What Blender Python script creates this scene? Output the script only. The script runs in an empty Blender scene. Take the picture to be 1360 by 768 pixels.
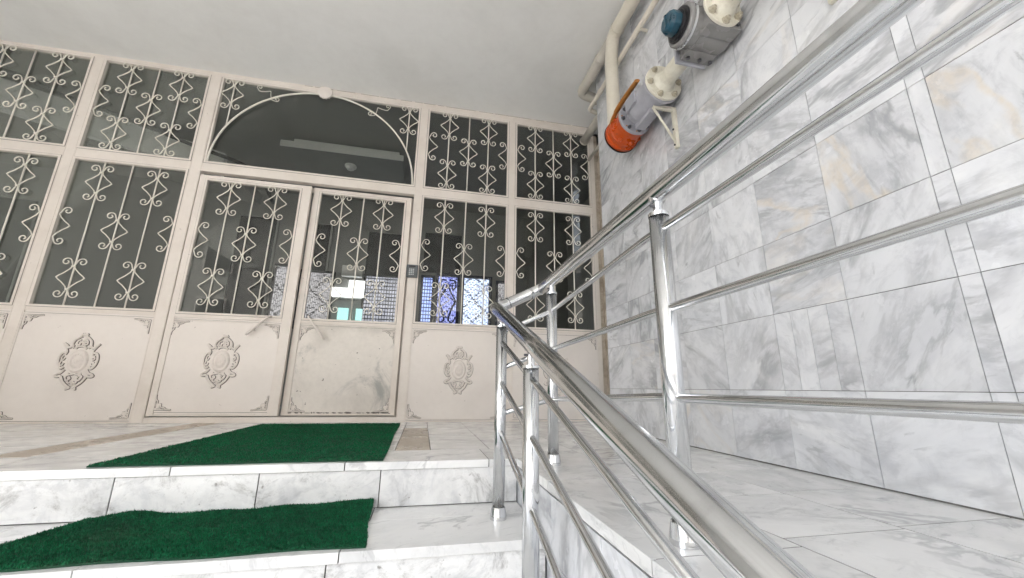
import bpy, bmesh, math, random
from mathutils import Vector, Matrix
random.seed(7)
PI = math.pi
scene = bpy.context.scene
col = scene.collection

# ------------------------------------------------------------------ helpers
class MB:
    def __init__(s): s.v = []; s.f = []; s.m = []; s.sm = []; s.col = []
    def quadbox(s, x0, x1, y0, y1, z0, z1, mi=0, c=None):
        b = len(s.v)
        s.v += [(x0,y0,z0),(x1,y0,z0),(x1,y1,z0),(x0,y1,z0),(x0,y0,z1),(x1,y0,z1),(x1,y1,z1),(x0,y1,z1)]
        for q in ((0,3,2,1),(4,5,6,7),(0,1,5,4),(1,2,6,5),(2,3,7,6),(3,0,4,7)):
            s.f.append(tuple(b+i for i in q)); s.m.append(mi); s.sm.append(False); s.col.append(c)
        return s
    def quad(s, pts, mi=0, c=None):
        b = len(s.v); s.v += [tuple(p) for p in pts]
        s.f.append(tuple(range(b, b+len(pts)))); s.m.append(mi); s.sm.append(False); s.col.append(c); return s
    def tube(s, pts, r, n=8, mi=0, caps=True, flat=None, cyclic=False):
        """pts: list of points, r: radius or list, flat: (axis vector, factor) squash"""
        P = [Vector(p) for p in pts]; N = len(P)
        R = r if isinstance(r, (list, tuple)) else [r]*N
        T = []
        for i in range(N):
            if cyclic: t = P[(i+1) % N]-P[i-1]
            elif i == 0: t = P[1]-P[0]
            elif i == N-1: t = P[-1]-P[-2]
            else:
                a = (P[i]-P[i-1]); b2 = (P[i+1]-P[i])
                t = a.normalized()+b2.normalized() if a.length > 1e-9 and b2.length > 1e-9 else P[i+1]-P[i-1]
            T.append(t.normalized())
        up = Vector((0,0,1)) if abs(T[0].z) < .9 else Vector((1,0,0))
        nrm = (up - T[0]*up.dot(T[0])).normalized()
        b = len(s.v)
        for i in range(N):
            nrm = (nrm - T[i]*nrm.dot(T[i]))
            if nrm.length < 1e-6: nrm = T[i].orthogonal()
            nrm.normalize(); bi = T[i].cross(nrm)
            k = 1.0
            if 0 < i < N-1 and not cyclic:
                a = (P[i]-P[i-1]).normalized()
                k = 1/max(.5, a.dot(T[i]))
            for j in range(n):
                a = 2*PI*j/n
                d = nrm*math.cos(a)+bi*math.sin(a)
                if k > 1.01:   # mitre stretch in the bend plane
                    pl = ((P[i+1]-P[i]).normalized()-(P[i]-P[i-1]).normalized())
                    if pl.length > 1e-6:
                        pl.normalize(); d = d+pl*(d.dot(pl)*(k-1))
                d = d*R[i]
                if flat: ax, fc = flat; ax = Vector(ax); d = d-ax*(d.dot(ax)*(1-fc))
                s.v.append(tuple(P[i]+d))
        M = N if cyclic else N-1
        for i in range(M):
            for j in range(n):
                i2 = (i+1) % N
                s.f.append((b+i*n+j, b+i*n+(j+1) % n, b+i2*n+(j+1) % n, b+i2*n+j)); s.m.append(mi); s.sm.append(True); s.col.append(None)
        if caps and not cyclic:
            s.f.append(tuple(b+j for j in reversed(range(n)))); s.m.append(mi); s.sm.append(False); s.col.append(None)
            s.f.append(tuple(b+(N-1)*n+j for j in range(n))); s.m.append(mi); s.sm.append(False); s.col.append(None)
        return s
    def lathe(s, c, axis, prof, n=24, mi=0):
        """prof: [(t, r)] along axis from c; hard edges made by doubling"""
        A = Vector(axis).normalized(); u = A.orthogonal().normalized(); w = A.cross(u); c = Vector(c)
        for (t0, r0), (t1, r1) in zip(prof[:-1], prof[1:]):
            b = len(s.v)
            for (t, r) in ((t0, r0), (t1, r1)):
                for j in range(n):
                    a = 2*PI*j/n
                    s.v.append(tuple(c+A*t+(u*math.cos(a)+w*math.sin(a))*max(r, 1e-5)))
            flatring = abs(t1-t0) < 1e-6
            for j in range(n):
                s.f.append((b+j, b+(j+1) % n, b+n+(j+1) % n, b+n+j)); s.m.append(mi); s.sm.append(not flatring); s.col.append(None)
        return s
    def sphere(s, c, r, sc=(1,1,1), n=10, m=7, mi=0):
        b = len(s.v)
        for i in range(m+1):
            th = PI*i/m
            for j in range(n):
                ph = 2*PI*j/n
                s.v.append((c[0]+r*sc[0]*math.sin(th)*math.cos(ph), c[1]+r*sc[1]*math.sin(th)*math.sin(ph), c[2]+r*sc[2]*math.cos(th)))
        for i in range(m):
            for j in range(n):
                s.f.append((b+i*n+j, b+(i+1)*n+j, b+(i+1)*n+(j+1) % n, b+i*n+(j+1) % n)); s.m.append(mi); s.sm.append(True); s.col.append(None)
        return s
    def build(s, name, mats, parent=None, loc=None, bevel=0, fix=True):
        me = bpy.data.meshes.new(name)
        me.from_pydata(s.v, [], s.f)
        if not isinstance(mats, (list, tuple)): mats = [mats]
        for m in mats: me.materials.append(m)
        me.polygons.foreach_set('material_index', s.m)
        me.polygons.foreach_set('use_smooth', s.sm)
        if any(c is not None for c in s.col):
            at = me.color_attributes.new('tile', 'FLOAT_COLOR', 'CORNER')
            for p in me.polygons:
                c = s.col[p.index] or (.3,.3,0,0)
                for li in p.loop_indices: at.data[li].color = c
        if fix:
            bm = bmesh.new(); bm.from_mesh(me)
            bmesh.ops.recalc_face_normals(bm, faces=bm.faces); bm.to_mesh(me); bm.free()
        me.update()
        o = bpy.data.objects.new(name, me); col.objects.link(o)
        if parent: o.parent = parent
        if loc: o.location = loc
        if bevel:
            b = o.modifiers.new('bevel', 'BEVEL'); b.width = bevel; b.segments = 2; b.limit_method = 'ANGLE'; b.angle_limit = .6
        return o

def empty(name, loc=(0,0,0)):
    o = bpy.data.objects.new(name, None); o.location = loc; o.empty_display_size = .1; col.objects.link(o); return o
def tag(o, label=None, cat=None, group=None, kind=None):
    if label: o['label'] = label
    if cat: o['category'] = cat
    if group: o['group'] = group
    if kind: o['kind'] = kind
    return o
def cr(pts, n=6):
    """Catmull-Rom through pts"""
    P = [Vector(p) for p in pts]; out = []
    for i in range(len(P)-1):
        p0 = P[i-1] if i else P[0]*2-P[1]; p1 = P[i]; p2 = P[i+1]; p3 = P[i+2] if i+2 < len(P) else P[-1]*2-P[-2]
        for k in range(n):
            t = k/n
            out.append(.5*((2*p1)+(p2-p0)*t+(2*p0-5*p1+4*p2-p3)*t*t+(3*p1-p0-3*p2+p3)*t*t*t))
    out.append(P[-1]); return out
def copy_part(o, parent, loc=None):
    c = o.copy(); col.objects.link(c); c.parent = parent
    if loc: c.location = loc
    return c

# ------------------------------------------------------------------ materials
def nm(name):
    m = bpy.data.materials.new(name); m.use_nodes = True; t = m.node_tree; t.nodes.clear()
    out = t.nodes.new('ShaderNodeOutputMaterial'); b = t.nodes.new('ShaderNodeBsdfPrincipled')
    t.links.new(b.outputs[0], out.inputs[0]); return m, t, b
def N(t, ty, **kw):
    n = t.nodes.new(ty)
    for k, v in kw.items():
        if k.startswith('i_'):
            n.inputs[k[2:].replace('_', ' ')].default_value = v
        else: setattr(n, k, v)
    return n
def L(t, a, b): t.links.new(a, b)
def math_(t, op, a, b=None, clamp=False):
    n = t.nodes.new('ShaderNodeMath'); n.operation = op; n.use_clamp = clamp
    for i, x in enumerate((a, b)):
        if x is None: continue
        if isinstance(x, (int, float)): n.inputs[i].default_value = x
        else: t.links.new(x, n.inputs[i])
    return n.outputs[0]
def mix(t, fac, a, b, mode='MIX'):
    n = t.nodes.new('ShaderNodeMix'); n.data_type = 'RGBA'; n.blend_type = mode
    for s_, x in ((0, fac), (6, a), (7, b)):
        if isinstance(x, (int, float)): n.inputs[s_].default_value = x
        elif isinstance(x, tuple): n.inputs[s_].default_value = x+(1,) if len(x) == 3 else x
        else: t.links.new(x, n.inputs[s_])
    return n.outputs[2]
def ramp(t, x, p0, p1, v0=0, v1=1, smooth=True):
    n = t.nodes.new('ShaderNodeMapRange'); n.interpolation_type = 'SMOOTHSTEP' if smooth else 'LINEAR'
    t.links.new(x, n.inputs[0]); n.inputs[1].default_value = p0; n.inputs[2].default_value = p1
    n.inputs[3].default_value = v0; n.inputs[4].default_value = v1; return n.outputs[0]
def noise(t, vec, scale, detail=4, rough=.5, dist=0):
    n = t.nodes.new('ShaderNodeTexNoise'); n.inputs['Scale'].default_value = scale; n.inputs['Detail'].default_value = detail
    n.inputs['Roughness'].default_value = rough; n.inputs['Distortion'].default_value = dist
    t.links.new(vec, n.inputs['Vector']); return n.outputs['Fac']
def bump(t, b, h, strength, dist=.01):
    n = t.nodes.new('ShaderNodeBump'); n.inputs['Strength'].default_value = strength; n.inputs['Distance'].default_value = dist
    t.links.new(h, n.inputs['Height']); t.links.new(n.outputs[0], b.inputs['Normal'])

def marble(name, base=(.62,.62,.61), rough=.22, vein=1.0, dark_marks=.0, soft=0.0):
    m, t, b = nm(name)
    tc = N(t, 'ShaderNodeTexCoord'); at = N(t, 'ShaderNodeAttribute'); at.attribute_name = 'tile'
    sep = N(t, 'ShaderNodeSeparateColor'); L(t, at.outputs['Color'], sep.inputs[0])
    off = N(t, 'ShaderNodeCombineXYZ'); L(t, math_(t, 'MULTIPLY', sep.outputs[0], 37), off.inputs[0]); L(t, math_(t, 'MULTIPLY', sep.outputs[1], 53), off.inputs[1]); L(t, math_(t, 'MULTIPLY', sep.outputs[0], 91), off.inputs[2])
    add = N(t, 'ShaderNodeVectorMath', operation='ADD')
    # rotate the slab's bedding by a per-tile angle
    rot = N(t, 'ShaderNodeVectorRotate'); rot.rotation_type = 'AXIS_ANGLE'; rot.inputs['Axis'].default_value = (1,.25,.2)
    L(t, tc.outputs['Object'], rot.inputs['Vector']); L(t, math_(t, 'MULTIPLY', sep.outputs[1], 6.28), rot.inputs['Angle'])
    L(t, rot.outputs[0], add.inputs[0]); L(t, off.outputs[0], add.inputs[1])
    mp = N(t, 'ShaderNodeMapping'); mp.inputs['Scale'].default_value = (1.2, 2.4, .85); mp.inputs['Rotation'].default_value = (.5,.3,.4)
    L(t, add.outputs[0], mp.inputs['Vector']); V = mp.outputs[0]
    wob = N(t, 'ShaderNodeTexNoise'); wob.inputs['Scale'].default_value = 3.0; wob.inputs['Detail'].default_value = 5; L(t, V, wob.inputs['Vector'])
    dv = N(t, 'ShaderNodeVectorMath', operation='MULTIPLY_ADD'); L(t, wob.outputs['Color'], dv.inputs[0]); dv.inputs[1].default_value = (.35,.35,.35); L(t, V, dv.inputs[2])
    n1 = noise(t, dv.outputs[0], 1.9, 6, .55); v1 = ramp(t, math_(t, 'ABSOLUTE', math_(t, 'SUBTRACT', n1, .5)), 0, .028+.04*soft, 1, 0)
    n2 = noise(t, dv.outputs[0], 4.5, 7, .6); v2 = ramp(t, math_(t, 'ABSOLUTE', math_(t, 'SUBTRACT', n2, .5)), 0, .022+.05*soft, 1, 0)
    msk = ramp(t, noise(t, V, 1.6, 3), .42, .62)
    cloud = ramp(t, noise(t, V, 2.2, 7, .6, .6), .40, .72)
    fine = noise(t, tc.outputs['Object'], 60, 4, .6)
    c = mix(t, math_(t, 'MULTIPLY', cloud, .72*vein*(1-.45*soft)), base, (base[0]*.60, base[1]*.615, base[2]*.64))
    c = mix(t, math_(t, 'MULTIPLY', math_(t, 'MULTIPLY', v1, msk), .62*vein), c, (.23,.235,.25))
    c = mix(t, math_(t, 'MULTIPLY', math_(t, 'MULTIPLY', v2, cloud), .5*vein), c, (.27,.275,.29))
    mf = N(t, 'ShaderNodeMapping'); mf.inputs['Scale'].default_value = (9, 26, 7); mf.inputs['Rotation'].default_value = (.5,.3,.4); L(t, add.outputs[0], mf.inputs['Vector'])
    fl = math_(t, 'MULTIPLY', ramp(t, noise(t, mf.outputs[0], 1.0, 5, .62, .5), .60, .74), ramp(t, noise(t, V, 3.1, 3), .40, .60))
    c = mix(t, math_(t, 'MULTIPLY', fl, .60*vein), c, (.22,.225,.24))
    # warm ochre seam on the tiles flagged for it
    nw = noise(t, dv.outputs[0], 1.1, 4, .5)
    wv = ramp(t, math_(t, 'ABSOLUTE', math_(t, 'SUBTRACT', nw, .5)), 0, .030, 1, 0)
    wv = math_(t, 'MULTIPLY', wv, ramp(t, fine, .25, .6, .55, 1))
    c = mix(t, math_(t, 'MULTIPLY', math_(t, 'MULTIPLY', wv, sep.outputs[2]), .62), c, (.68,.59,.47))
    if soft:
        bl = ramp(t, noise(t, add.outputs[0], 9, 7, .72, .8), .47, .66); c = mix(t, math_(t, 'MULTIPLY', bl, .36*soft), c, (.37,.385,.42))
        wh = ramp(t, noise(t, V, 3.3, 4, .6, .5), .52, .72); c = mix(t, math_(t, 'MULTIPLY', wh, .35*soft), c, (.86,.86,.85))
    # per tile tone
    tone = math_(t, 'MULTIPLY_ADD', sep.outputs[0], .10); t.nodes[-1].inputs[2].default_value = .92
    hs = N(t, 'ShaderNodeHueSaturation'); L(t, c, hs.inputs['Color']); L(t, tone, hs.inputs['Value'])
    c = hs.outputs[0]
    if dark_marks:  # grime blotches and specks
        g = ramp(t, noise(t, tc.outputs['Object'], 6, 9, .78, .6), .54-.04*soft, .74)
        c = mix(t, math_(t, 'MULTIPLY', g, dark_marks), c, (.17,.165,.15))
        sp = ramp(t, noise(t, tc.outputs['Object'], 38, 3, .5), .70, .76)
        c = mix(t, math_(t, 'MULTIPLY', sp, dark_marks*.8), c, (.16,.15,.13))
    L(t, c, b.inputs['Base Color'])
    r = ramp(t, noise(t, tc.outputs['Object'], 9, 5, .6), .3, .75, rough*.75, rough*1.6); L(t, r, b.inputs['Roughness'])
    bump(t, b, noise(t, tc.outputs['Object'], 5, 3, .5), .08, .01)
    return m

def painted(name, base, rough=.45, dirt=.15, dirtcol=(.25,.22,.18), scale=3, spec=.5, chips=0, smudge=0):
    m, t, b = nm(name); tc = N(t, 'ShaderNodeTexCoord'); O = tc.outputs['Object']
    n1 = ramp(t, noise(t, O, scale, 6, .6, .3), .42, .75)
    n2 = ramp(t, noise(t, O, scale*9, 5, .65), .35, .75)
    c = mix(t, math_(t, 'MULTIPLY', n1, dirt), base, dirtcol)
    c = mix(t, math_(t, 'MULTIPLY', n2, dirt*.35), c, dirtcol)
    if smudge:
        s1 = ramp(t, noise(t, O, 2.3, 7, .72, .8), .50, .72); c = mix(t, math_(t, 'MULTIPLY', s1, smudge), c, (.30,.30,.28))
    if chips:
        k = ramp(t, noise(t, O, 26, 4, .6), .70, .73); c = mix(t, math_(t, 'MULTIPLY', k, chips), c, (.10,.07,.05))
    L(t, c, b.inputs['Base Color']); b.inputs['Specular IOR Level'].default_value = spec
    L(t, ramp(t, noise(t, O, 12, 4), .3, .7, rough*.8, rough*1.2), b.inputs['Roughness'])
    bump(t, b, noise(t, O, 30, 4, .6), .12, .004)
    return m

def simple(name, base, rough=.5, metal=0.0, var=.15, scale=20, bmp=0.0):
    m, t, b = nm(name); tc = N(t, 'ShaderNodeTexCoord')
    n1 = noise(t, tc.outputs['Object'], scale, 5, .6)
    c = mix(t, ramp(t, n1, .3, .7), tuple(x*(1-var) for x in base), tuple(min(1, x*(1+var)) for x in base))
    L(t, c, b.inputs['Base Color']); b.inputs['Metallic'].default_value = metal
    L(t, ramp(t, n1, .2, .8, rough*.8, rough*1.2), b.inputs['Roughness'])
    if bmp: bump(t, b, n1, bmp, .004)
    return m

def chrome(name, base=(.70,.71,.72), r0=.07, r1=.20):
    m, t, b = nm(name); tc = N(t, 'ShaderNodeTexCoord'); O = tc.outputs['Object']
    b.inputs['Metallic'].default_value = 1
    n1 = noise(t, O, 14, 6, .65)
    L(t, mix(t, ramp(t, n1, .5, .8), base, tuple(x*.8 for x in base)), b.inputs['Base Color'])
    L(t, ramp(t, noise(t, O, 6, 6, .7), .3, .75, r0, r1), b.inputs['Roughness'])
    return m

def glass(name):
    m, t, b = nm(name); out = [n for n in t.nodes if n.type == 'OUTPUT_MATERIAL'][0]; t.nodes.remove(b)
    tc = N(t, 'ShaderNodeTexCoord')
    tr = N(t, 'ShaderNodeBsdfTransparent'); tr.inputs[0].default_value = (.80,.81,.79,1)
    gl = N(t, 'ShaderNodeBsdfGlossy'); gl.inputs['Color'].default_value = (.95,.97,.96,1); gl.inputs['Roughness'].default_value = .015
    df = N(t, 'ShaderNodeBsdfDiffuse'); df.inputs[0].default_value = (.30,.31,.28,1)
    bn = N(t, 'ShaderNodeBump'); bn.inputs['Strength'].default_value = .05; bn.inputs['Distance'].default_value = .01
    L(t, noise(t, tc.outputs['Object'], 2.2, 3, .5), bn.inputs['Height']); L(t, bn.outputs[0], gl.inputs['Normal'])
    fr = N(t, 'ShaderNodeFresnel'); fr.inputs[0].default_value = 1.5
    k = math_(t, 'MULTIPLY_ADD', fr.outputs[0], .6); t.nodes[-1].inputs[2].default_value = .0; t.nodes[-1].use_clamp = True
    m1 = N(t, 'ShaderNodeMixShader'); L(t, k, m1.inputs[0]); L(t, tr.outputs[0], m1.inputs[1]); L(t, gl.outputs[0], m1.inputs[2])
    dust = ramp(t, noise(t, tc.outputs['Object'], 3, 7, .7, .5), .4, .85, .0, .035)
    m2 = N(t, 'ShaderNodeMixShader'); L(t, dust, m2.inputs[0]); L(t, m1.outputs[0], m2.inputs[1]); L(t, df.outputs[0], m2.inputs[2])
    L(t, m2.outputs[0], out.inputs[0]); return m

def grass_mat(name):
    m, t, b = nm(name); tc = N(t, 'ShaderNodeTexCoord'); O = tc.outputs['Object']
    at = N(t, 'ShaderNodeAttribute'); at.attribute_name = 'tile'; sep = N(t, 'ShaderNodeSeparateColor'); L(t, at.outputs['Color'], sep.inputs[0])
    c = mix(t, sep.outputs[0], (.002,.045,.019), (.014,.23,.092))
    c = mix(t, math_(t, 'MULTIPLY', ramp(t, noise(t, O, 4, 6, .7), .42, .72), .45), c, (.012,.050,.030))
    c = mix(t, math_(t, 'MULTIPLY', ramp(t, noise(t, O, 2.1, 7, .75), .52, .75), .30), c, (.085,.110,.075))
    L(t, c, b.inputs['Base Color']); b.inputs['Roughness'].default_value = .6; b.inputs['Specular IOR Level'].default_value = .25
    return m

def curtain_mat(name, c0, c1, strength, mode):
    """lit pane patterned with vertical strips and dark lozenges"""
    m, t, b = nm(name); tc = N(t, 'ShaderNodeTexCoord'); sp = N(t, 'ShaderNodeSeparateXYZ'); L(t, tc.outputs['Object'], sp.inputs[0])
    X, Z = sp.outputs[0], sp.outputs[2]
    def tri(v, per, ph=0): return math_(t, 'PINGPONG', math_(t, 'ADD', v, ph+10*per), per/2)
    if mode == 'grid':
        gx = math_(t, 'LESS_THAN', tri(X, .042), .006); gz = math_(t, 'LESS_THAN', tri(Z, .06), .009)
        dark = math_(t, 'MAXIMUM', gx, gz)
    else:
        # staggered vertical strips
        sx = math_(t, 'LESS_THAN', tri(X, .026), .0032)
        st = math_(t, 'SNAP', X, .026); wn = N(t, 'ShaderNodeTexWhiteNoise'); wn.noise_dimensions = '1D'; L(t, st, wn.inputs['W'])
        zz = math_(t, 'ADD', Z, math_(t, 'MULTIPLY', wn.outputs[0], .2))
        sz = math_(t, 'LESS_THAN', tri(zz, .085), .007)
        d = math_(t, 'ADD', tri(X, .40, .05), tri(Z, .40, .02))
        ring = math_(t, 'LESS_THAN', math_(t, 'ABSOLUTE', math_(t, 'SUBTRACT', d, .20)), .022)
        chk = math_(t, 'GREATER_THAN', tri(zz, .055), .011)
        ring = math_(t, 'MULTIPLY', ring, chk)
        dark = math_(t, 'MAXIMUM', math_(t, 'MAXIMUM', sx, sz), ring)
    dark = math_(t, 'MULTIPLY', dark, .92)
    v = ramp(t, noise(t, tc.outputs['Object'], 9, 5, .7), .3, .7)
    c = mix(t, v, c0, c1); c = mix(t, dark, c, tuple(x*.03 for x in c0))
    b.inputs['Base Color'].default_value = (.01,.01,.012,1); b.inputs['Specular IOR Level'].default_value = .1; L(t, c, b.inputs['Emission Color']); b.inputs['Emission Strength'].default_value = strength
    return m

M = {}
M['wall'] = marble('wall_marble', (.69,.70,.72), .18, 1.0, .10, 1.0)
M['floor'] = marble('floor_marble', (.80,.80,.79), .17, .75, .22)
M['riser'] = marble('riser_marble', (.80,.80,.79), .30, .65, .85, .8)
M['beigestone'] = marble('beige_stone', (.47,.40,.32), .3, .12, .1)
M['groutwall'] = simple('wall_grout', (.13,.128,.12), .9, 0, .3, 30)
M['grout'] = simple('grout', (.06,.055,.05), .9, 0, .3, 30)
M['ceiling'] = painted('ceiling_plaster', (.82,.815,.795), .8, .22, (.52,.51,.48), 1.3, .2)
M['paint'] = painted('cream_paint', (.75,.69,.63), .42, .30, (.48,.41,.34), 2.6, .5, .6)
M['panel'] = painted('cream_panel_paint', (.77,.715,.665), .40, .24, (.56,.505,.455), 1.9, .5, .35)
M['panelworn'] = painted('worn_panel_paint', (.75,.70,.64), .45, .35, (.36,.33,.29), 3.2, .5, .9, .85)
M['dark_marks'] = simple('grime_and_relief_shade', (.085,.068,.055), .85, 0, .6, 25)  # rust and crack colour; also shade painted into grooves and relief outlines
M['grille'] = painted('grille_paint', (.82,.79,.71), .42, .25, (.50,.44,.34), 14, .5, .3)
M['relief'] = painted('relief_paint', (.76,.70,.65), .5, .35, (.45,.40,.35), 20, .4, .2)
M['glass'] = glass('window_glass')
M['chrome'] = chrome('polished_steel')
M['steeldull'] = chrome('brushed_steel', (.62,.63,.63), .22, .38)
M['pipe'] = painted('cream_pipe_paint', (.66,.62,.53), .38, .22, (.34,.30,.22), 5, .5, .15)
M['pipegrey'] = painted('beige_drain_plastic', (.52,.49,.43), .40, .3, (.26,.23,.18), 4, .5)
M['flange'] = painted('flange_paint', (.70,.67,.57), .42, .3, (.26,.21,.14), 16, .5, .5)
M['boltcream'] = painted('bolt_paint', (.50,.46,.36), .45, .5, (.20,.15,.09), 30, .5, .4)
M['ringsteel'] = simple('bright_ring', (.60,.61,.62), .28, .8, .1)
M['castgrey'] = painted('cast_grey_paint', (.36,.36,.395), .42, .3, (.18,.18,.19), 10, .5)
M['meter'] = painted('meter_metal', (.24,.235,.23), .26, .45, (.17,.16,.15), 12, .5)
M['orange'] = painted('orange_enamel', (.52,.070,.004), .32, .55, (.22,.04,.01), 12, .5, .5)
M['orangedark'] = painted('brown_orange_enamel', (.42,.17,.03), .45, .4, (.15,.07,.02), 14, .5)
M['blue'] = simple('blue_cap_plastic', (.010,.055,.085), .3, 0, .35, 18)
M['black'] = simple('black_plastic', (.012,.012,.014), .4, 0, .2)
M['bolt'] = simple('dark_bolt', (.10,.10,.11), .4, .6, .3)
M['keypad'] = simple('keypad_plastic', (.09,.10,.105), .4, 0, .2)
M['key'] = simple('key_plastic', (.45,.47,.47), .4, 0, .1)
M['grass'] = grass_mat('green_turf')
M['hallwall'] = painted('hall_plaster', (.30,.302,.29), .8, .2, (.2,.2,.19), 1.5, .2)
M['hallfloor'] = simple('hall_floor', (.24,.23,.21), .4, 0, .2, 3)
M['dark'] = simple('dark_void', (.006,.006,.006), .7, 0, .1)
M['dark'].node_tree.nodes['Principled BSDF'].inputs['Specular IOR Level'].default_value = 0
M['lampbox'] = painted('lamp_box_paint', (.86,.87,.86), .5, .15, (.4,.4,.4), 3, .4)
M['underside_shade'] = simple('lamp_underside_shade', (.26,.27,.26), .6, 0, .1, 4)  # darker grey puts the underside's shade into the colour
M['brown'] = painted('brown_stained_wood', (.56,.49,.40), .6, .6, (.20,.15,.10), 7, .3, .6)
M['asphalt'] = simple('asphalt', (.06,.06,.06), .85, 0, .3, 60, .4)
M['pave'] = simple('pavement', (.52,.51,.49), .8, 0, .2, 20, .3)
M['facade2'] = painted('opposite_render', (.40,.38,.35), .8, .2, (.25,.24,.22), 1, .2)
M['navy'] = simple('navy_metal', (.012,.014,.05), .4, .2, .2)
M['curt_white'] = curtain_mat('lit_curtain_white', (.42,.50,.85), (.72,.82,1.0), .36, 'strips')
M['curt_blue'] = curtain_mat('lit_curtain_blue', (.16,.18,.62), (.50,.55,1.0), .28, 'strips')
M['curt_grid'] = curtain_mat('lit_grid_blue', (.25,.32,.85), (.45,.58,1.0), .30, 'grid')
M['curt_grey'] = curtain_mat('lit_lattice_grey', (.20,.19,.20), (.42,.40,.43), .30, 'strips')
M['curt_greygrid'] = curtain_mat('lit_grid_grey', (.20,.20,.23), (.42,.42,.50), .30, 'grid')
def emis(name, c, s):
    m, t, b = nm(name); tc = N(t, 'ShaderNodeTexCoord')
    L(t, mix(t, ramp(t, noise(t, tc.outputs['Object'], 3, 4), .3, .7), c, tuple(x*.85 for x in c)), b.inputs['Emission Color'])
    b.inputs['Emission Strength'].default_value = s; b.inputs['Base Color'].default_value = c+(1,); return m
M['litwhite'] = emis('lit_white', (.95,.97,1.0), .32)
M['litcyan'] = emis('lit_cyan', (.45,.85,.85), .19)

def rc(warm=0): return (random.random(), random.random(), warm, 0)

# ------------------------------------------------------------------ dimensions
FY = 3.70            # front plane of the iron screen
XW = 1.462           # face of the marble wall
YE = 1.795           # landing edge
RI = .1725           # riser
CEIL0, CEILS = 3.235, .014   # ceiling height at x=0 and slope along x
def cz(x): return CEIL0 + .012*x
EDX = .432           # side edge of the raised walkway

# ------------------------------------------------------------------ floor (landing + walkway)
def slab_tiles(mb, xs, ys, ztop, th=.03, gap=.0042, mi=0, warm=0, jit=.0004):
    for i in range(len(xs)-1):
        for j in range(len(ys)-1):
            dz = random.uniform(-jit, jit)
            mb.quadbox(xs[i]+gap/2, xs[i+1]-gap/2, ys[j]+gap/2, ys[j+1]-gap/2, ztop-th, ztop+dz, mi, rc(warm))
def arange(a, b, s):
    out = [a]
    while out[-1]+s < b-1e-6: out.append(out[-1]+s)
    out.append(b); return out
mb = MB()
# nosing row of the landing
slab_tiles(mb, [-4.5,-3.9,-3.32,-2.72,-2.12,-1.5,-.886,-.283,.30,EDX], [YE, 2.10], 0)
# landing field
ysl = [2.10,2.455,2.81,3.165,3.52,3.80]
slab_tiles(mb, [-4.5,-4.18,-3.83,-3.48,-3.13,-2.78,-2.43,-2.08,-1.72], ysl, 0)
slab_tiles(mb, [-1.72,-1.555], [2.10,2.62,3.14,3.80], 0, mi=1)
slab_tiles(mb, [-1.555,-1.19,-.83,-.47,-.11], ysl, 0)
slab_tiles(mb, [-.11,.058], [2.10,2.63,3.16], 0, mi=1)
slab_tiles(mb, [-.11,.058], [3.16,3.80], 0)
slab_tiles(mb, [.058,.35], [2.10,2.72,3.34,3.80], 0)
slab_tiles(mb, [.35,EDX], [2.10,2.72,3.34,3.80], 0)
# walkway
slab_tiles(mb, [EDX-.006,.762], [-2.2,-1.78,-1.15,-.52,.11,.74,1.37,2.0,2.63,3.2,3.8], 0)
slab_tiles(mb, [.762,1.095], [-2.2]+[.785+.315*k for k in range(-9,10)]+[3.8], 0)
slab_tiles(mb, [1.095,XW+.01], [-2.2]+[.80+.315*k for k in range(-9,7)]+[3.0], 0)
slab_tiles(mb, [1.095,1.46,1.9], [3.0,3.4,3.8], 0)
mb.quadbox(-4.5, EDX+.006, YE+.02, 3.80, -.029, -.0012, 2); mb.quadbox(EDX+.0065, 1.9, -2.2, 3.80, -.029, -.0012, 2)
o = mb.build('floor', [M['floor'], M['beigestone'], M['grout']]); tag(o, kind='structure')

# ------------------------------------------------------------------ steps
mb = MB(); ns = 5; TR = .418
for k in range(ns):
    zt = -RI*k                       # top of the riser
    yf = YE+.010-TR*k                # riser face
    zb = zt-RI
    js = [-4.5,-3.5,-2.85,-2.2,-1.52,-1.058,-.589,-.143,EDX-.006] if k == 0 else arange(-4.5+.13*k, EDX-.006, .56+.03*k)
    for a, b_ in zip(js[:-1], js[1:]):
        mb.quadbox(a+.0018, b_-.0018, yf, yf+.02, zb+.003, zt-.032, 0, rc())
    mb.quadbox(-4.5, EDX-.006, yf+.004, yf+.03, zb, zt-.028, 2)
    if k < ns-1:   # tread below this riser: nosing slab + back strip
        yn = YE-TR*(k+1)
        js = [-4.5,-3.7,-3.1,-2.5,-1.9,-1.35,-.85,-.206,EDX-.006] if k == 0 else arange(-4.5+.2*k, EDX-.006, .62)
        for a, b_ in zip(js[:-1], js[1:]):
            mb.quadbox(a+.0015, b_-.0015, yn-.002, yn+.275, zb-.03, zb, 1, rc())
        for a, b_ in zip(js[:-1], js[1:]):
            mb.quadbox(a+.0015+.05, b_-.0015+.05 if b_ < .4 else b_, yn+.277, yf+.012, zb-.03, zb-.0005, 1, rc())
        mb.quadbox(-4.5, EDX-.006, yn+.02, yf+.02, zb-.035, zb-.004, 2)
o = mb.build('steps', [M['riser'], M['floor'], M['grout']], bevel=.0015); tag(o, kind='structure')
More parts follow.
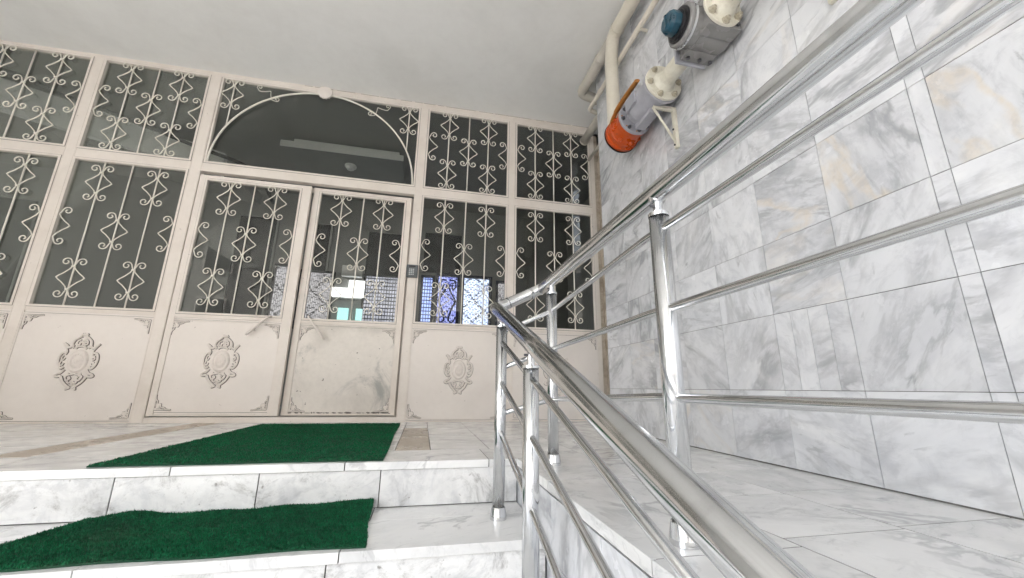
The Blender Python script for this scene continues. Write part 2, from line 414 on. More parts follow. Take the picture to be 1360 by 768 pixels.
# side face of the raised walkway
mb = MB(); js = [-2.2,-1.6,-.95,-.32,.2,.59,.968,1.345,1.73,YE+.03]
for i in range(len(js)-1):
    mb.quadbox(EDX, EDX+.02, js[i]+.0012, js[i+1]-.0012, -.22, -.038, 0, rc())
    mb.quadbox(EDX, EDX+.02, js[i]+.0012, js[i+1]-.0012, -.56, -.223, 0, rc())
    mb.quadbox(EDX, EDX+.02, js[i]+.0012, js[i+1]-.0012, -.90, -.563, 0, rc())
mb.quadbox(EDX+.005, EDX+.06, -2.2, YE+.03, -.90, -.031, 1)
o = mb.build('walkway_side', [M['wall'], M['grout']], bevel=.001); tag(o, 'tall marble tiled side face of the raised walkway beside the steps', 'retaining wall')

# ------------------------------------------------------------------ marble wall
mb = MB()
yj = [-3.0,-2.684,-2.374,-2.064,-1.754,-1.444,-1.134,-.824,-.514,-.204,.106,.416,.726,.774,1.082,1.391,1.70,2.01,2.32,2.63,2.992]
zj = [0,.305,.622,.937,1.252,1.567,1.882,2.197,2.512,2.827,3.30]
warm = {(13,3):1.0,(14,3):.8,(11,3):.9,(13,2):.4,(11,4):.3,(17,0):.7,(16,0):.3,(18,1):.4,(10,3):.8,(15,5):.4}
for i in range(len(yj)-1):
    for j in range(len(zj)-1):
        w = warm.get((i,j), .0 if random.random() > .05 else .3)
        x = XW+random.uniform(-.0008,.0008)
        z0, z1 = zj[j], zj[j+1]; g = .0011
        c = rc(w)
        if i == 14 and j == 1:    # a tile pieced from narrow offcuts
            n = 4
            for q in range(n):
                a = yj[i]+(yj[i+1]-yj[i])*q/n; b_ = yj[i]+(yj[i+1]-yj[i])*(q+1)/n
                mb.quadbox(x, XW+.03, a+g*.7, b_-g*.7, z0+g, z1-g, 0, rc(0))
            continue
        mb.quadbox(x, XW+.03, yj[i]+g, yj[i+1]-g, z0+(g if j else .005), z1-g, 0, c)
mb.quadbox(XW+.003, XW+.30, -3.0, 2.990, -.02, 3.30, 1)
o = mb.build('marble_wall', [M['wall'], M['groutwall']]); tag(o, 'tall wall clad in grey veined white marble tiles along the walkway', 'wall')
# recess wall beyond the marble
mb = MB(); mb.quadbox(1.86, 2.0, 2.99, 3.9, 0, 3.4)
mb.build('plaster_wall', M['hallwall']); tag(bpy.data.objects['plaster_wall'], 'short dim plaster wall in the recess behind the marble wall end', 'wall')
mb = MB(); mb.quadbox(-4.7, -4.5, -.4, 3.80, -.9, 3.4)  # unseen wall, lengthened to block bright reflections in the left panes
tag(mb.build('unseen_side_wall', M['ceiling']), 'unseen pale plaster wall lengthened to keep sky reflections out of the left panes', 'wall')

# ------------------------------------------------------------------ ceiling
mb = MB(); C0 = -3.2
nx, ny = 14, 8
vs = {}
for i in range(nx+1):
    for j in range(ny+1):
        x = -4.7+6.8*i/nx; y = C0+(3.80-C0)*j/ny
        vs[i,j] = (x, y, cz(x)+.004*math.sin(i*1.7+j)*.5)
for i in range(nx):
    for j in range(ny):
        mb.quad([vs[i,j], vs[i,j+1], vs[i+1,j+1], vs[i+1,j]])
for f_i in range(len(mb.sm)): mb.sm[f_i] = True
mb.quadbox(-4.7, 2.1, C0, 3.80, 3.34, 3.60)
mb.quadbox(-4.7, 2.1, C0-.15, C0, 3.10, 3.60)
tag(mb.build('ceiling', M['ceiling'], fix=False), kind='structure')

# ------------------------------------------------------------------ entrance screen
screen = tag(empty('entrance_screen', (-1.1, FY, 0)), 'wide cream painted iron and glass entrance screen with scroll grilles and double door', 'entrance')
OX, OY = -1.1, FY
def P_(mbb): # shift to parent space
    mbb.v = [(x-OX, y-OY, z) for x, y, z in mbb.v]; return mbb
cols_ = [(-3.960,-3.122),(-3.002,-2.185),(-2.053,-.224),(-.108,.734),(.841,1.678)]
ZU0, ZU1, ZL0, ZL1 = 2.260, 3.150, .881, 2.142
BW = .018
mb = MB()
mull = [(-4.06,-3.96-BW),(-3.122+BW,-3.002-BW),(-2.185+BW,-2.053-BW-.004),(-.224+BW,-.108-BW),(.734+BW,.841-BW),(1.678+BW,1.745)]
for a, b_ in mull: mb.quadbox(a, b_, 0, .06, 0, ZU1+BW)
# top rail follows the ceiling line
for i in range(12):
    a = -4.06+5.805*i/12; b_ = -4.06+5.805*(i+1)/12
    z0 = ZU1+BW; b0 = len(mb.v)
    mb.v += [(a,0,z0),(b_,0,z0),(b_,.06,z0),(a,.06,z0),(a,0,cz(a)+.012),(b_,0,cz(b_)+.012),(b_,.06,cz(b_)+.012),(a,.06,cz(a)+.012)]
    for q in ((0,3,2,1),(4,5,6,7),(0,1,5,4),(2,3,7,6)): mb.f.append(tuple(b0+k for k in q)); mb.m.append(0); mb.sm.append(False); mb.col.append(None)
for k in range(5):
    a, b_ = mull[k][1], mull[k+1][0]
    mb.quadbox(a+.0005, b_-.0005, .001, .058, ZL1+BW, ZU0-BW)
    if k != 2:
        mb.quadbox(a+.0005, b_-.0005, .001, .058, .832, ZL1-ZL1+ZL0-BW)
        mb.quadbox(a+.0005, b_-.0005, .001, .058, 0, .010)
        # groove shadow lines: thin raised welt on the sill rail
        mb.quadbox(a+.002, b_-.002, -.003, .0008, .8445, .8485)
a, b_ = mull[2][1], mull[3][0]
mb.quadbox(a+.0005, b_-.0005, .001, .12, 0, .042)      # threshold
# stop strips behind the doors
mb.quadbox(a+.0005, a+.03, .10, .12, .045, ZL1+BW-.001); mb.quadbox(b_-.03, b_-.0005, .10, .12, .045, ZL1+BW-.001)
mb.quadbox(a+.031, b_-.031, .10, .12, 2.11, ZL1+BW-.001)
# lengthwise welts on the mullions, like folded profile edges
for (a, b_) in mull[1:5]:
    mb.quadbox(a+.006, a+.0085, -.0025, -.0002, .012, ZU1+.01); mb.quadbox(b_-.0085, b_-.006, -.0025, -.0002, .012, ZU1+.01)
mb.v = [(x, y+FY, z) for x, y, z in mb.v]
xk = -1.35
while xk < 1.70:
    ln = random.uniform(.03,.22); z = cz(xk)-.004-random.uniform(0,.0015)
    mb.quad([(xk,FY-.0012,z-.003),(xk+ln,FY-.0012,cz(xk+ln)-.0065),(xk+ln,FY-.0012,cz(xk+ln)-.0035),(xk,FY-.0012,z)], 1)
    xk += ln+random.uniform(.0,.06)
P_(mb).build('frame', [M['paint'], M['dark_marks']], screen, bevel=.0022)

# scroll pieces ------------------------------------------------------
def half_pts(s=1, h=.145, w=.088):
    top = [(.040,0,h-.058),(.030,0,h-.046),(.034,0,h-.030),(.050,0,h-.022),(.070,0,h-.030),(.078,0,h-.012),(.070,0,h+.006),(.050,0,h+.012),(.028,0,h+.002),(.004,0,h-.030)]
    # ram-horn curl ending in an inward spiral
    top = [(.052,0,h-.030),(.044,0,h-.034),(.040,0,h-.024),(.050,0,h-.012),(.066,0,h-.018),(.070,0,h-.036),(.060,0,h-.010) ]
    curl = []
    cx, cz_ = .050, h-.022
    for i in range(15):
        a = math.radians(-150 - i*(-1)*0) 
    n = 16
    for i in range(n+1):                    # spiral from inside to outside
        u_ = i/n; ang = math.radians(250-430*u_); rr = .008+.019*u_
        curl.append((cx+rr*math.cos(ang)*1.0, 0, cz_+rr*math.sin(ang)))
    # spiral ends on its lower-inner side going up over the top and back to the bar
    curl = []
    for i in range(n+1):
        u_ = i/n; ang = math.radians(-240+400*u_); rr = .009+.023*u_   # ends at 160 deg (left), travelling anticlockwise over the top
        curl.append((cx+rr*math.cos(ang), 0, cz_+rr*math.sin(ang)))
    body = [(.012,0,h-.034),(.004,0,h-.052),(.018,0,h-.078),(.050,0,.034),(.076,0,.014),(w,0,0)]
    up = curl+body
    full = up+[(x,0,-z) for x,_,z in reversed(up[:-1])]
    return [(s*x, 0, z) for x,_,z in full]
def scroll_mesh(kind):
    m_ = MB()
    for s in ((1,-1) if kind == 'full' else ((1,) if kind == 'right' else (-1,))):
        m_.tube([(x*1.06, y, z*1.06) for x, y, z in half_pts(s)], .0043, 6, flat=((0,1,0), 1.3))
    if kind == 'full':
        for z in (.095,-.095): m_.quadbox(-.011,.011,-.0075,.0075,z-.005,z+.005)
    return m_
_sc = {}
def scroll(parent, kind, x, y, z, rot=0):
    if kind not in _sc:
        o = scroll_mesh(kind).build('scroll', M['grille'], parent); _sc[kind] = o
    else:
        o = _sc[kind].copy(); col.objects.link(o); o.parent = parent
    o.location = (x-OX, y-OY, z); o.rotation_euler = (0, rot, 0); return o

def bars(parent, x0, x1, z0, z1, y, levels, upper):
    """three upright bars with staggered scrolls"""
    W = x1-x0
    for q in (.25,.5,.75):
        m_ = MB(); x = x0+W*q
        m_.tube([(x, y+.004, z0-.004), (x+random.uniform(-.002,.002), y+.004, (z0+z1)/2), (x, y+.004, z1+.004)], .0062, 6)
        P_(m_).build('grille_bar', M['grille'], parent)
    for q, zz in levels['side']:
        for z in zz: scroll(parent, 'full', x0+W*q, y-.006, z)
    for z in levels['mid']: scroll(parent, 'full', x0+W*.5, y-.006, z)
    for z in levels['edge']:
        scroll(parent, 'right', x0+.004, y-.006, z); scroll(parent, 'left', x1-.004, y-.006, z)

def groove(m_, x0, x1, z0, z1, y, w=.0028, mi=1, d=.0006):  # dark strips along the joint: groove shade and dirt painted on
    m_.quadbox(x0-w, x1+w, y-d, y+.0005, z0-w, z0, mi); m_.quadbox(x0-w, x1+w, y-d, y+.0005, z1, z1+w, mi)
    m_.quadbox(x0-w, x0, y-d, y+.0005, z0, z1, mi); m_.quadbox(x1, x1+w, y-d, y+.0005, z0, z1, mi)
def welt(m_, x0, x1, z0, z1, y, w=.007, d=.006):
    groove(m_, x0, x1, z0, z1, y)
    m_.quadbox(x0, x1, y-d, y-.0003, z0, z0+w); m_.quadbox(x0, x1, y-d, y-.0003, z1-w, z1)
    m_.quadbox(x0, x0+w, y-d+.0004, y-.0003, z0+w, z1-w); m_.quadbox(x1-w, x1, y-d+.0004, y-.0003, z0+w, z1-w)

def window(x0, x1, z0, z1, y=FY, part='window', arch=False):
    m_ = MB()
    fy = y-.004
    m_.quadbox(x0-BW+.002, x0, fy, y+.03, z0-BW+.002, z1+BW-.002); m_.quadbox(x1, x1+BW-.002, fy, y+.03, z0-BW+.002, z1+BW-.002)
    m_.quadbox(x0+.0003, x1-.0003, fy+.0006, y+.03, z0-BW+.002, z0); m_.quadbox(x0+.0003, x1-.0003, fy+.0006, y+.03, z1, z1+BW-.002)
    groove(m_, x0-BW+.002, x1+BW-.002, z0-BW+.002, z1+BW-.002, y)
    w = P_(m_).build(part, [M['paint'], M['dark_marks']], screen, bevel=.0)
    # ragged putty line round the glass
    m_ = MB()
    m_.quadbox(x0-.004, x1+.004, y+.022, y+.026, z0-.004, z1+.004)
    P_(m_).build('glass_pane', M['glass'], w)
    return w
wins = []
for ci, (x0, x1) in enumerate(cols_):
    if ci == 2: continue
    w = window(x0, x1, ZU0, ZU1)
    H = ZU1-ZU0
    bars(w, x0, x1, ZU0, ZU1, FY+.010, dict(side=[(.25,(ZU1-.155,ZU0+.17)),(.75,(ZU1-.155,ZU0+.17))], mid=[ZU0+H*.5+.005], edge=[ZU0+H*.53]), True)
    w = window(x0, x1, ZL0, ZL1)
    H = ZL1-ZL0
    bars(w, x0, x1, ZL0, ZL1, FY+.010, dict(side=[(.25,(ZL1-.20,ZL0+.225)),(.75,(ZL1-.20,ZL0+.225))], mid=[ZL0+H*.51], edge=[ZL0+H*.52]), False)
# arched fanlight
x0, x1 = cols_[2]
w = window(x0, x1, ZU0, ZU1)
m_ = MB(); ax, az, aa, ab = -1.14, 2.262, .905, .885
m_.tube([(ax+aa*math.cos(a), FY+.002, az+ab*math.sin(a)) for a in [math.radians(180-180*i/48) for i in range(49)]], .0085, 8)
P_(m_).build('arch_bar', M['grille'], w)
for sx in (-1, 1):
    bx = ax+sx*.82
    m_ = MB(); zt = az+ab*math.sqrt(1-(.82/aa)**2)
    m_.tube([(bx, FY+.010, zt), (bx, FY+.010, ZU1+.004)], .0062, 6); P_(m_).build('grille_bar', M['grille'], w)
    scroll(w, 'full', bx, FY+.002, ZU1-.155)
    s_ = scroll(w, 'right' if sx < 0 else 'left', ax+sx*.54, FY+.002, 3.03, rot=(-.98 if sx < 0 else .98))
    s_.scale = (.75,1,.75)
# shell rosette at the crown
m_ = MB(); npt = 60
ring = [(-1.15+(.068+.004*math.cos(i*2*PI/npt*14))*math.cos(i*2*PI/npt), 3.160+(.068+.004*math.cos(i*2*PI/npt*14))*math.sin(i*2*PI/npt)) for i in range(npt)]
for i in range(npt):
    (xa, za), (xb, zb) = ring[i], ring[(i+1) % npt]
    m_.quad([(-1.15, FY-.028, 3.160), (xa, FY-.020, za), (xb, FY-.020, zb)]); m_.quad([(xa, FY-.020, za), (xa, FY+.0, za), (xb, FY+.0, zb), (xb, FY-.020, zb)])
P_(m_).build('rosette', M['panel'], w)

# relief medallion -----------------------------------------------------
def medallion_mesh():
    m_ = MB(); F = ((0,1,0), .75)
    # oval shield, domed
    rings = [(0,.020),(.35,.019),(.62,.016),(.70,.011),(.78,.016),(.9,.014),(1.0,.0)]
    n = 28; b = len(m_.v)
    for (q, d) in rings:
        for j in range(n):
            a = 2*PI*j/n; m_.v.append((.066*q*math.cos(a), -d, .004+.090*q*math.sin(a)))
    for i in range(len(rings)-1):
        for j in range(n): m_.f.append((b+i*n+j, b+i*n+(j+1) % n, b+(i+1)*n+(j+1) % n, b+(i+1)*n+j)); m_.m.append(0); m_.sm.append(True); m_.col.append(None)
    def T(pts, r):
        c_ = cr([(x, -.006, z) for x, z in pts], 5); m_.tube(c_, r, 7, flat=F)
        m_.tube([p+Vector((.0008,.0055,-.0012)) for p in c_], [q+.0017 for q in r] if isinstance(r, list) else r+.0017, 7, mi=1, flat=((0,1,0), .10))  # wider dark tube beneath paints crevice shade round the relief
    for s in (1,-1):
        T([(s*.05,.13),(s*.078,.105),(s*.10,.128),(s*.118,.138)], [.009]*10+[.007]*5+[.003])
        T([(s*.118,.138),(s*.098,.110),(s*.082,.075),(s*.090,.050)], .006)
        T([(s*.080,.070),(s*.112,.060),(s*.124,.020),(s*.118,-.025),(s*.096,-.052),(s*.080,-.040)], .0085)
        T([(s*.098,.045),(s*.106,.025),(s*.094,.012),(s*.086,.028)], .005)
        T([(s*.104,.0),(s*.108,-.022),(s*.094,-.030),(s*.086,-.012)], .005)
        T([(s*.070,-.060),(s*.088,-.085),(s*.112,-.095),(s*.120,-.108),(s*.102,-.114),(s*.080,-.105)], .0085)
        T([(s*.080,-.110),(s*.060,-.150),(s*.030,-.180),(s*.008,-.196)], .009)
        T([(s*.030,-.100),(s*.052,-.112),(s*.040,-.140),(s*.020,-.128),(s*.030,-.112)], .0065)
        T([(s*.0,-.150),(s*.022,-.160),(s*.030,-.145)], .006)
        T([(s*.006,-.196),(s*.030,-.206),(s*.026,-.192)], .006)
        T([(s*.012,.195),(s*.034,.180),(s*.056,.155),(s*.060,.120),(s*.045,.105)], .0085)
        T([(s*.012,.165),(s*.030,.160),(s*.034,.135),(s*.018,.128),(s*.014,.145)], .006)
        T([(s*.0,.118),(s*.024,.112),(s*.036,.098)], .0075)
        T([(s*.006,.200),(s*.016,.212),(s*.024,.202)], .006)
        T([(0,-.092),(s*.026,-.098),(s*.044,-.090)], .006)
    m_.sphere((0,-.004,.205), .010, (1,.8,1.4)); m_.sphere((0,-.004,.150), .010, (1,.8,1.2)); m_.sphere((0,-.004,-.172), .011, (1,.8,1.3))
    for k in range(12):
        a = 2*PI*k/12; m_.tube([(.012*math.cos(a), -.018, .004+.014*math.sin(a)), (.038*math.cos(a), -.0165, .004+.052*math.sin(a))], .0025, 5)
    return m_
def corner_mesh():
    m_ = MB(); F = ((0,1,0), .7)
    def T(pts, r):
        c_ = cr([(x, -.004, z) for x, z in pts], 5); m_.tube(c_, r, 6, flat=F)
        m_.tube([p+Vector((.0006,.0035,-.0008)) for p in c_], r+.0017, 6, mi=1, flat=((0,1,0), .10))  # dark tube beneath paints shade round the corner relief
    T([(.004,.118),(.008,.085),(.020,.070),(.022,.050),(.044,.048),(.050,.026),(.072,.020),(.088,.008),(.12,.004)], .0045)
    T([(.012,.012),(.030,.022),(.040,.038),(.028,.040),(.020,.026)], .006)
    T([(.010,.050),(.020,.042),(.012,.032)], .004); T([(.050,.010),(.042,.020),(.032,.012)], .004)
    T([(.006,.006),(.006,.06),(.004,.11)], .0045); T([(.006,.006),(.06,.006),(.11,.004)], .0045)
    m_.sphere((.030,-.003,.030), .009, (1,.7,1))
    return m_
_mc = {}
def proto(kind, fn, name, mat, parent):
    if kind not in _mc: _mc[kind] = fn().build(name, [mat, M['dark_marks']], parent); return _mc[kind]
    o = _mc[kind].copy(); col.objects.link(o); o.parent = parent; return o
def panel_deco(parent, x0, x1, z0, z1, y, med=True, skip=()):
    if med:
        o = proto('med', medallion_mesh, 'medallion', M['relief'], parent); o.location = ((x0+x1)/2-OX, y-OY, z0+(z1-z0)*.545)
    k = 0
    for (cx, sx) in ((x0,1),(x1,-1)):
        for (cz_, sz) in ((z0,1),(z1,-1)):
            k += 1
            if k in skip: continue
            o = proto('cor', corner_mesh, 'corner_ornament', M['relief'], parent)
            o.location = (cx+sx*.006-OX, y-OY, cz_+sz*.006); o.scale = (sx,1,sz)
for ci, (x0, x1) in enumerate(cols_):
    if ci == 2: continue
    m_ = MB(); xa, xb = mull[ci][1]+.001, mull[ci+1][0]-.001
    m_.quadbox(xa, xb, FY+.006, FY+.02, .0105, .8315)
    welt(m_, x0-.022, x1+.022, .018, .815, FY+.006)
    o = P_(m_).build('kick_panel', [M['panel'], M['dark_marks']], screen, bevel=.001)
    panel_deco(o, x0-.014, x1+.014, .026, .807, FY+.006, skip=())

# door leaves -----------------------------------------------------------
def leaf(x0, x1, y, gx0, gx1, gz1, px0, px1, pz0, mat_panel, med, lab):
    zb, zt, gz0 = .052, gz1+.050, ZL0-.006
    m_ = MB()
    m_.quadbox(x0, gx0-BW, y, y+.04, zb, zt); m_.quadbox(gx1+BW, x1, y, y+.04, zb, zt)
    m_.quadbox(gx0-BW+.0004, gx1+BW-.0004, y+.0006, y+.039, gz1+BW, zt-.0002)
    m_.quadbox(gx0-BW+.0004, gx1+BW-.0004, y+.0006, y+.039, .828, gz0-BW)
    m_.quadbox(gx0-BW+.0004, gx1+BW-.0004, y+.0006, y+.039, zb, .066)
    lf = P_(m_).build('door_leaf', M['paint'], screen, bevel=.002)
    tag(lf, lab)
    m_ = MB(); m_.quadbox(gx0-BW+.001, gx1+BW-.001, y+.006, y+.02, .0665, .8275)
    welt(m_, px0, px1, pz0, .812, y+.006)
    if not med:      # rust and scraped paint along the foot of the bare panel
        rr = random.Random(11); xk = px0
        while xk < px1-.02:
            ln = rr.uniform(.01,.07); hh = rr.uniform(.002,.009)
            m_.quad([(xk,y+.0045,pz0+.0075),(min(px1,xk+ln),y+.0045,pz0+.0075),(min(px1,xk+ln*.9),y+.0045,pz0+.0075+hh*.6),(xk+ln*.3,y+.0045,pz0+.0075+hh)], 1)
            m_.quad([(xk+.01,y-.0008,pz0+.001),(min(px1,xk+ln),y-.0008,pz0+.001),(min(px1,xk+ln*.8),y-.0008,pz0+.001+hh*.5),(xk+ln*.4,y-.0008,pz0+.001+hh*.6)], 1)
            xk += ln*rr.uniform(.8,1.5)
    pn = P_(m_).build('lower_panel', [mat_panel, M['dark_marks']], lf, bevel=.001)
    m_ = MB(); fy = y-.004
    m_.quadbox(gx0-BW+.002, gx0, fy, y+.03, gz0-BW+.002, gz1+BW-.002); m_.quadbox(gx1, gx1+BW-.002, fy, y+.03, gz0-BW+.002, gz1+BW-.002)
    m_.quadbox(gx0+.0003, gx1-.0003, fy+.0006, y+.03, gz0-BW+.002, gz0); m_.quadbox(gx0+.0003, gx1-.0003, fy+.0006, y+.03, gz1, gz1+BW-.002)
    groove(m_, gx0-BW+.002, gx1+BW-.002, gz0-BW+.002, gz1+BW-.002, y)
    P_(m_).build('glazing_bead', [M['paint'], M['dark_marks']], lf)
    m_ = MB(); m_.quadbox(gx0-.004, gx1+.004, y+.022, y+.026, gz0-.004, gz1+.004); P_(m_).build('glass_pane', M['glass'], lf)
    H = gz1-gz0
    bars(lf, gx0, gx1, gz0, gz1, y+.010, dict(side=[(.25,(gz1-.155,gz0+.225)),(.75,(gz1-.155,gz0+.225))], mid=[gz0+H*.52], edge=[gz0+H*.53]), False)
    panel_deco(lf, px0+.008, px1-.008, pz0+.008, .804, y+.006, med)
    return lf
lfL = leaf(-2.068, -1.146, FY, -2.003, -1.241, 2.074, -2.042, -1.215, .080, M['panel'], True, 'left door leaf with carved oval medallion on its panel')
lfR = leaf(-1.138, -.226, FY+.055, -1.068, -.295, 2.092, -1.094, -.262, .066, M['panelworn'], False, 'right door leaf set further back with stained bare lower panel')
# slanting pull handles
def handle(parent, a, b_, sc=1):
    m_ = MB(); a = Vector(a); b_ = Vector(b_); d = (b_-a)
    pts = [a+d*t+Vector((0,-.012*math.sin(PI*t),0)) for t in (0,.1,.3,.5,.7,.9,1)]
    m_.tube(pts, [.006,.008,.0095,.0095,.0105,.012,.008], 8)
    m_.tube([a+Vector((0,0,0)), a+Vector((0,.034,0))], .006, 6); m_.tube([a+d*.72, a+d*.72+Vector((0,.05,0))], .006, 6)
    P_(m_).build('door_handle', M['relief'], parent)
handle(lfL, (-1.312,FY-.034,.868), (-1.463,FY-.036,.700))
handle(lfR, (-1.026,FY+.020,.890), (-.868,FY+.016,.690))
# keypad on the post
kp = tag(empty('keypad', (-.168, FY-.012, 1.36)), 'small dark grey entry keypad on the post right of the door', 'keypad')
MB().quadbox(-.053,.053,-.012,.010,-.062,.062).build('housing', M['keypad'], kp, bevel=.006)
for i in range(3):
    for j in range(4):
        MB().quadbox(-.022+.017*i-.006,-.022+.017*i+.006,-.0155,-.0125,-.036+.017*j-.005,-.036+.017*j+.005).build('key', M['key'], kp)
MB().quadbox(-.030,.030,-.0145,-.0125,.038,.050).build('display', M['black'], kp)
# brown strips closing the gap to the recess
mb = MB(); mb.quadbox(1.747,1.790,FY+.012,FY+.06,0,3.16); mb.quadbox(1.792,1.822,FY-.01,FY+.05,0,3.0); mb.quadbox(1.824,1.838,FY+.03,FY+.06,0,3.1)
tag(mb.build('wood_trim', M['brown'], bevel=.002), 'weathered brown and cream upright trim between screen and marble wall', 'trim')

# ------------------------------------------------------------------ the hall behind the glass
mb = MB()
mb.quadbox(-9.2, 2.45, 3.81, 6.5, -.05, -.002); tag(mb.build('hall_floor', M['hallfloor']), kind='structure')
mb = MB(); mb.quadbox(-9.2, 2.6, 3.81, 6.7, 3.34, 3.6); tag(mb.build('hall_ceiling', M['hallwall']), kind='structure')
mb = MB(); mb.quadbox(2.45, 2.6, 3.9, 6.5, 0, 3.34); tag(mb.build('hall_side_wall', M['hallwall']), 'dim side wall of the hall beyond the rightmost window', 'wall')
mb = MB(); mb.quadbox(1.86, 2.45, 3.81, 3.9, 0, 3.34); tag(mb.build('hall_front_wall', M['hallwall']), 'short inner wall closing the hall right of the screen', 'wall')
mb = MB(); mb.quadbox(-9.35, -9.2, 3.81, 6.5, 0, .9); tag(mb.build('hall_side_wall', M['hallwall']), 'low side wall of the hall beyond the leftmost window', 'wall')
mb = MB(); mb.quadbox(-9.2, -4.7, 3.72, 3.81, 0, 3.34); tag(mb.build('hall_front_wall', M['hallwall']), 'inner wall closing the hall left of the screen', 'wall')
mb = MB()
hw = tag(empty('hall_back_wall', (0,6.5,0)), 'dim grey back wall of the hall seen through the glass', 'wall')
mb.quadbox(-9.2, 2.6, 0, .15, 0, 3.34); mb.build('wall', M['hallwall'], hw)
def lit_window(x0, x1, z0, z1, mat, lab, fr='navy', fw=.05, group=None, ornament=False):
    t_ = tag(empty('lit_window', ((x0+x1)/2, 6.47, z0)), lab, 'window', group)
    w = (x1-x0)/2; h = z1-z0
    m_ = MB(); m_.quadbox(-w-fw,-w,-.04,.02,-fw,h+fw); m_.quadbox(w,w+fw,-.04,.02,-fw,h+fw); m_.quadbox(-w,w,-.04,.02,-fw,0); m_.quadbox(-w,w,-.04,.02,h,h+fw)
    m_.build('window_frame', M[fr], t_)
    MB().quadbox(-w,w,.0,.008,0,h).build('lit_pane', mat, t_)
    if ornament:
        m_ = MB()
        for s in (1,-1):
            m_.tube(cr([(s*.02,-.02,h*.93),(s*w*.7,-.02,h*.92),(s*w*.85,-.02,h*.8),(s*w*.55,-.02,h*.74),(s*w*.45,-.02,h*.84)],6), .013, 6)
            m_.tube(cr([(s*w*.9,-.02,h*.5),(s*w*.3,-.02,h*.70),(0,-.02,h*.86)],6), .013, 6)
            m_.tube(cr([(s*w*.9,-.02,h*.5),(s*w*.45,-.02,h*.3),(s*.03,-.02,h*.1)],6), .015, 6)
            m_.tube(cr([(s*.03,-.02,h*.1),(s*w*.6,-.02,h*.06),(s*w*.95,-.02,h*.16)],6), .012, 6)
        m_.build('scroll_grille', M['navy'], t_)
    return t_
lit_window(-.10, .045, 1.20, 2.06, M['curt_grid'], 'narrow bright blue gridded window seen through the glass right of the keypad', fw=.04)
lit_window(.145, .46, 1.28, 2.10, M['curt_blue'], 'blue lit window with dark curling ironwork behind the glass', fw=.04, ornament=True)
lit_window(.57, 1.00, 1.18, 2.10, M['curt_white'], 'pale blue lit window with dark lozenge pattern right of the ironwork one', fw=.05)
lit_window(1.16, 1.42, 1.20, 2.05, M['curt_grey'], 'dim lozenge patterned window glimpsed behind the handrail corner', fw=.04)
lit_window(-1.95, -1.50, 1.15, 2.02, M['curt_grey'], 'grey lozenge patterned window seen through the left side of the right door', 'black', fw=.03)
lit_window(-1.00, -.42, 1.15, 2.02, M['curt_greygrid'], 'grey gridded window seen through the right side of the right door', 'black', fw=.03)
lit_window(-2.32, -2.05, 1.15, 2.08, M['curt_grey'], 'grey strip patterned window seen through the right edge of the left door', 'black', fw=.03)
# between them a lit notice board, boxes and dark recesses
bd = tag(empty('light_box', (-1.24,6.40,1.65)), 'blazing white light box seen through the middle of the right door', 'light box')
m_ = MB(); m_.quadbox(-.235,.235,0,.06,0,.14); m_.quadbox(.0,.235,0,.06,.14,.27); m_.build('panel', M['litwhite'], bd)
MB().quadbox(-.25,.25,.06,.10,-.02,.29).build('casing', M['hallwall'], bd)
MB().quadbox(-.12,.18,-.03,.06,.33,.50).build('cover', M['lampbox'], bd)
for x, w_ in ((-1.28,.15),(-1.045,.09)):
    mb = MB(); mb.quadbox(-w_/2,w_/2,0,.05,0,.20)
    o = mb.build('glowing_screen', M['litcyan'], loc=(x,6.40,1.27), bevel=.004)
    tag(o, 'wide pale cyan lit panel low in the right door glass' if w_ > .1 else 'narrow pale cyan lit panel beside the wider one in the right door glass', 'lit panel')
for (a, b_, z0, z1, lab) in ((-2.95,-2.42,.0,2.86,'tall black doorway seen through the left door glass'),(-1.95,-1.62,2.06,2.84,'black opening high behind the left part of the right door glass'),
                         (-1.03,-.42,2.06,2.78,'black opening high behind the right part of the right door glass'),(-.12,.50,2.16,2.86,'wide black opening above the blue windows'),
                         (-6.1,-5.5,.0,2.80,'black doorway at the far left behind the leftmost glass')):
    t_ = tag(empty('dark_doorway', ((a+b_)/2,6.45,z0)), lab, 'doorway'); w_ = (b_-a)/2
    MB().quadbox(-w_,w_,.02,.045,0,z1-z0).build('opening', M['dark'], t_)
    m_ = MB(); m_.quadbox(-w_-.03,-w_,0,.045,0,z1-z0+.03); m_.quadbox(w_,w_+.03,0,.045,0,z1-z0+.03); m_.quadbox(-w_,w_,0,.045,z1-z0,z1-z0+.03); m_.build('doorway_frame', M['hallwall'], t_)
# hall ceiling light
cl = tag(empty('ceiling_light', (-1.2,5.1,3.34)), 'pale rectangular ceiling light box with a small dome behind the arched glass', 'ceiling light')
m_ = MB(); m_.quadbox(-.72,.76,-.30,-.285,-.165,-.085); m_.build('front_rail', M['lampbox'], cl, bevel=.003)
m_ = MB(); m_.quadbox(-.71,.75,-.284,.75,-.150,-.09); m_.build('underside', M['underside_shade'], cl)
m_ = MB(); m_.quadbox(-.58,.70,-.27,.70,-.089,-.03); m_.build('mount', M['lampbox'], cl, bevel=.004)
m_ = MB(); m_.lathe((.06,0,-.162), (0,0,-1), [(0,.075),(.02,.075),(.02,.06),(.055,.045),(.07,.0)], 20); m_.build('dome', M['lampbox'], cl)
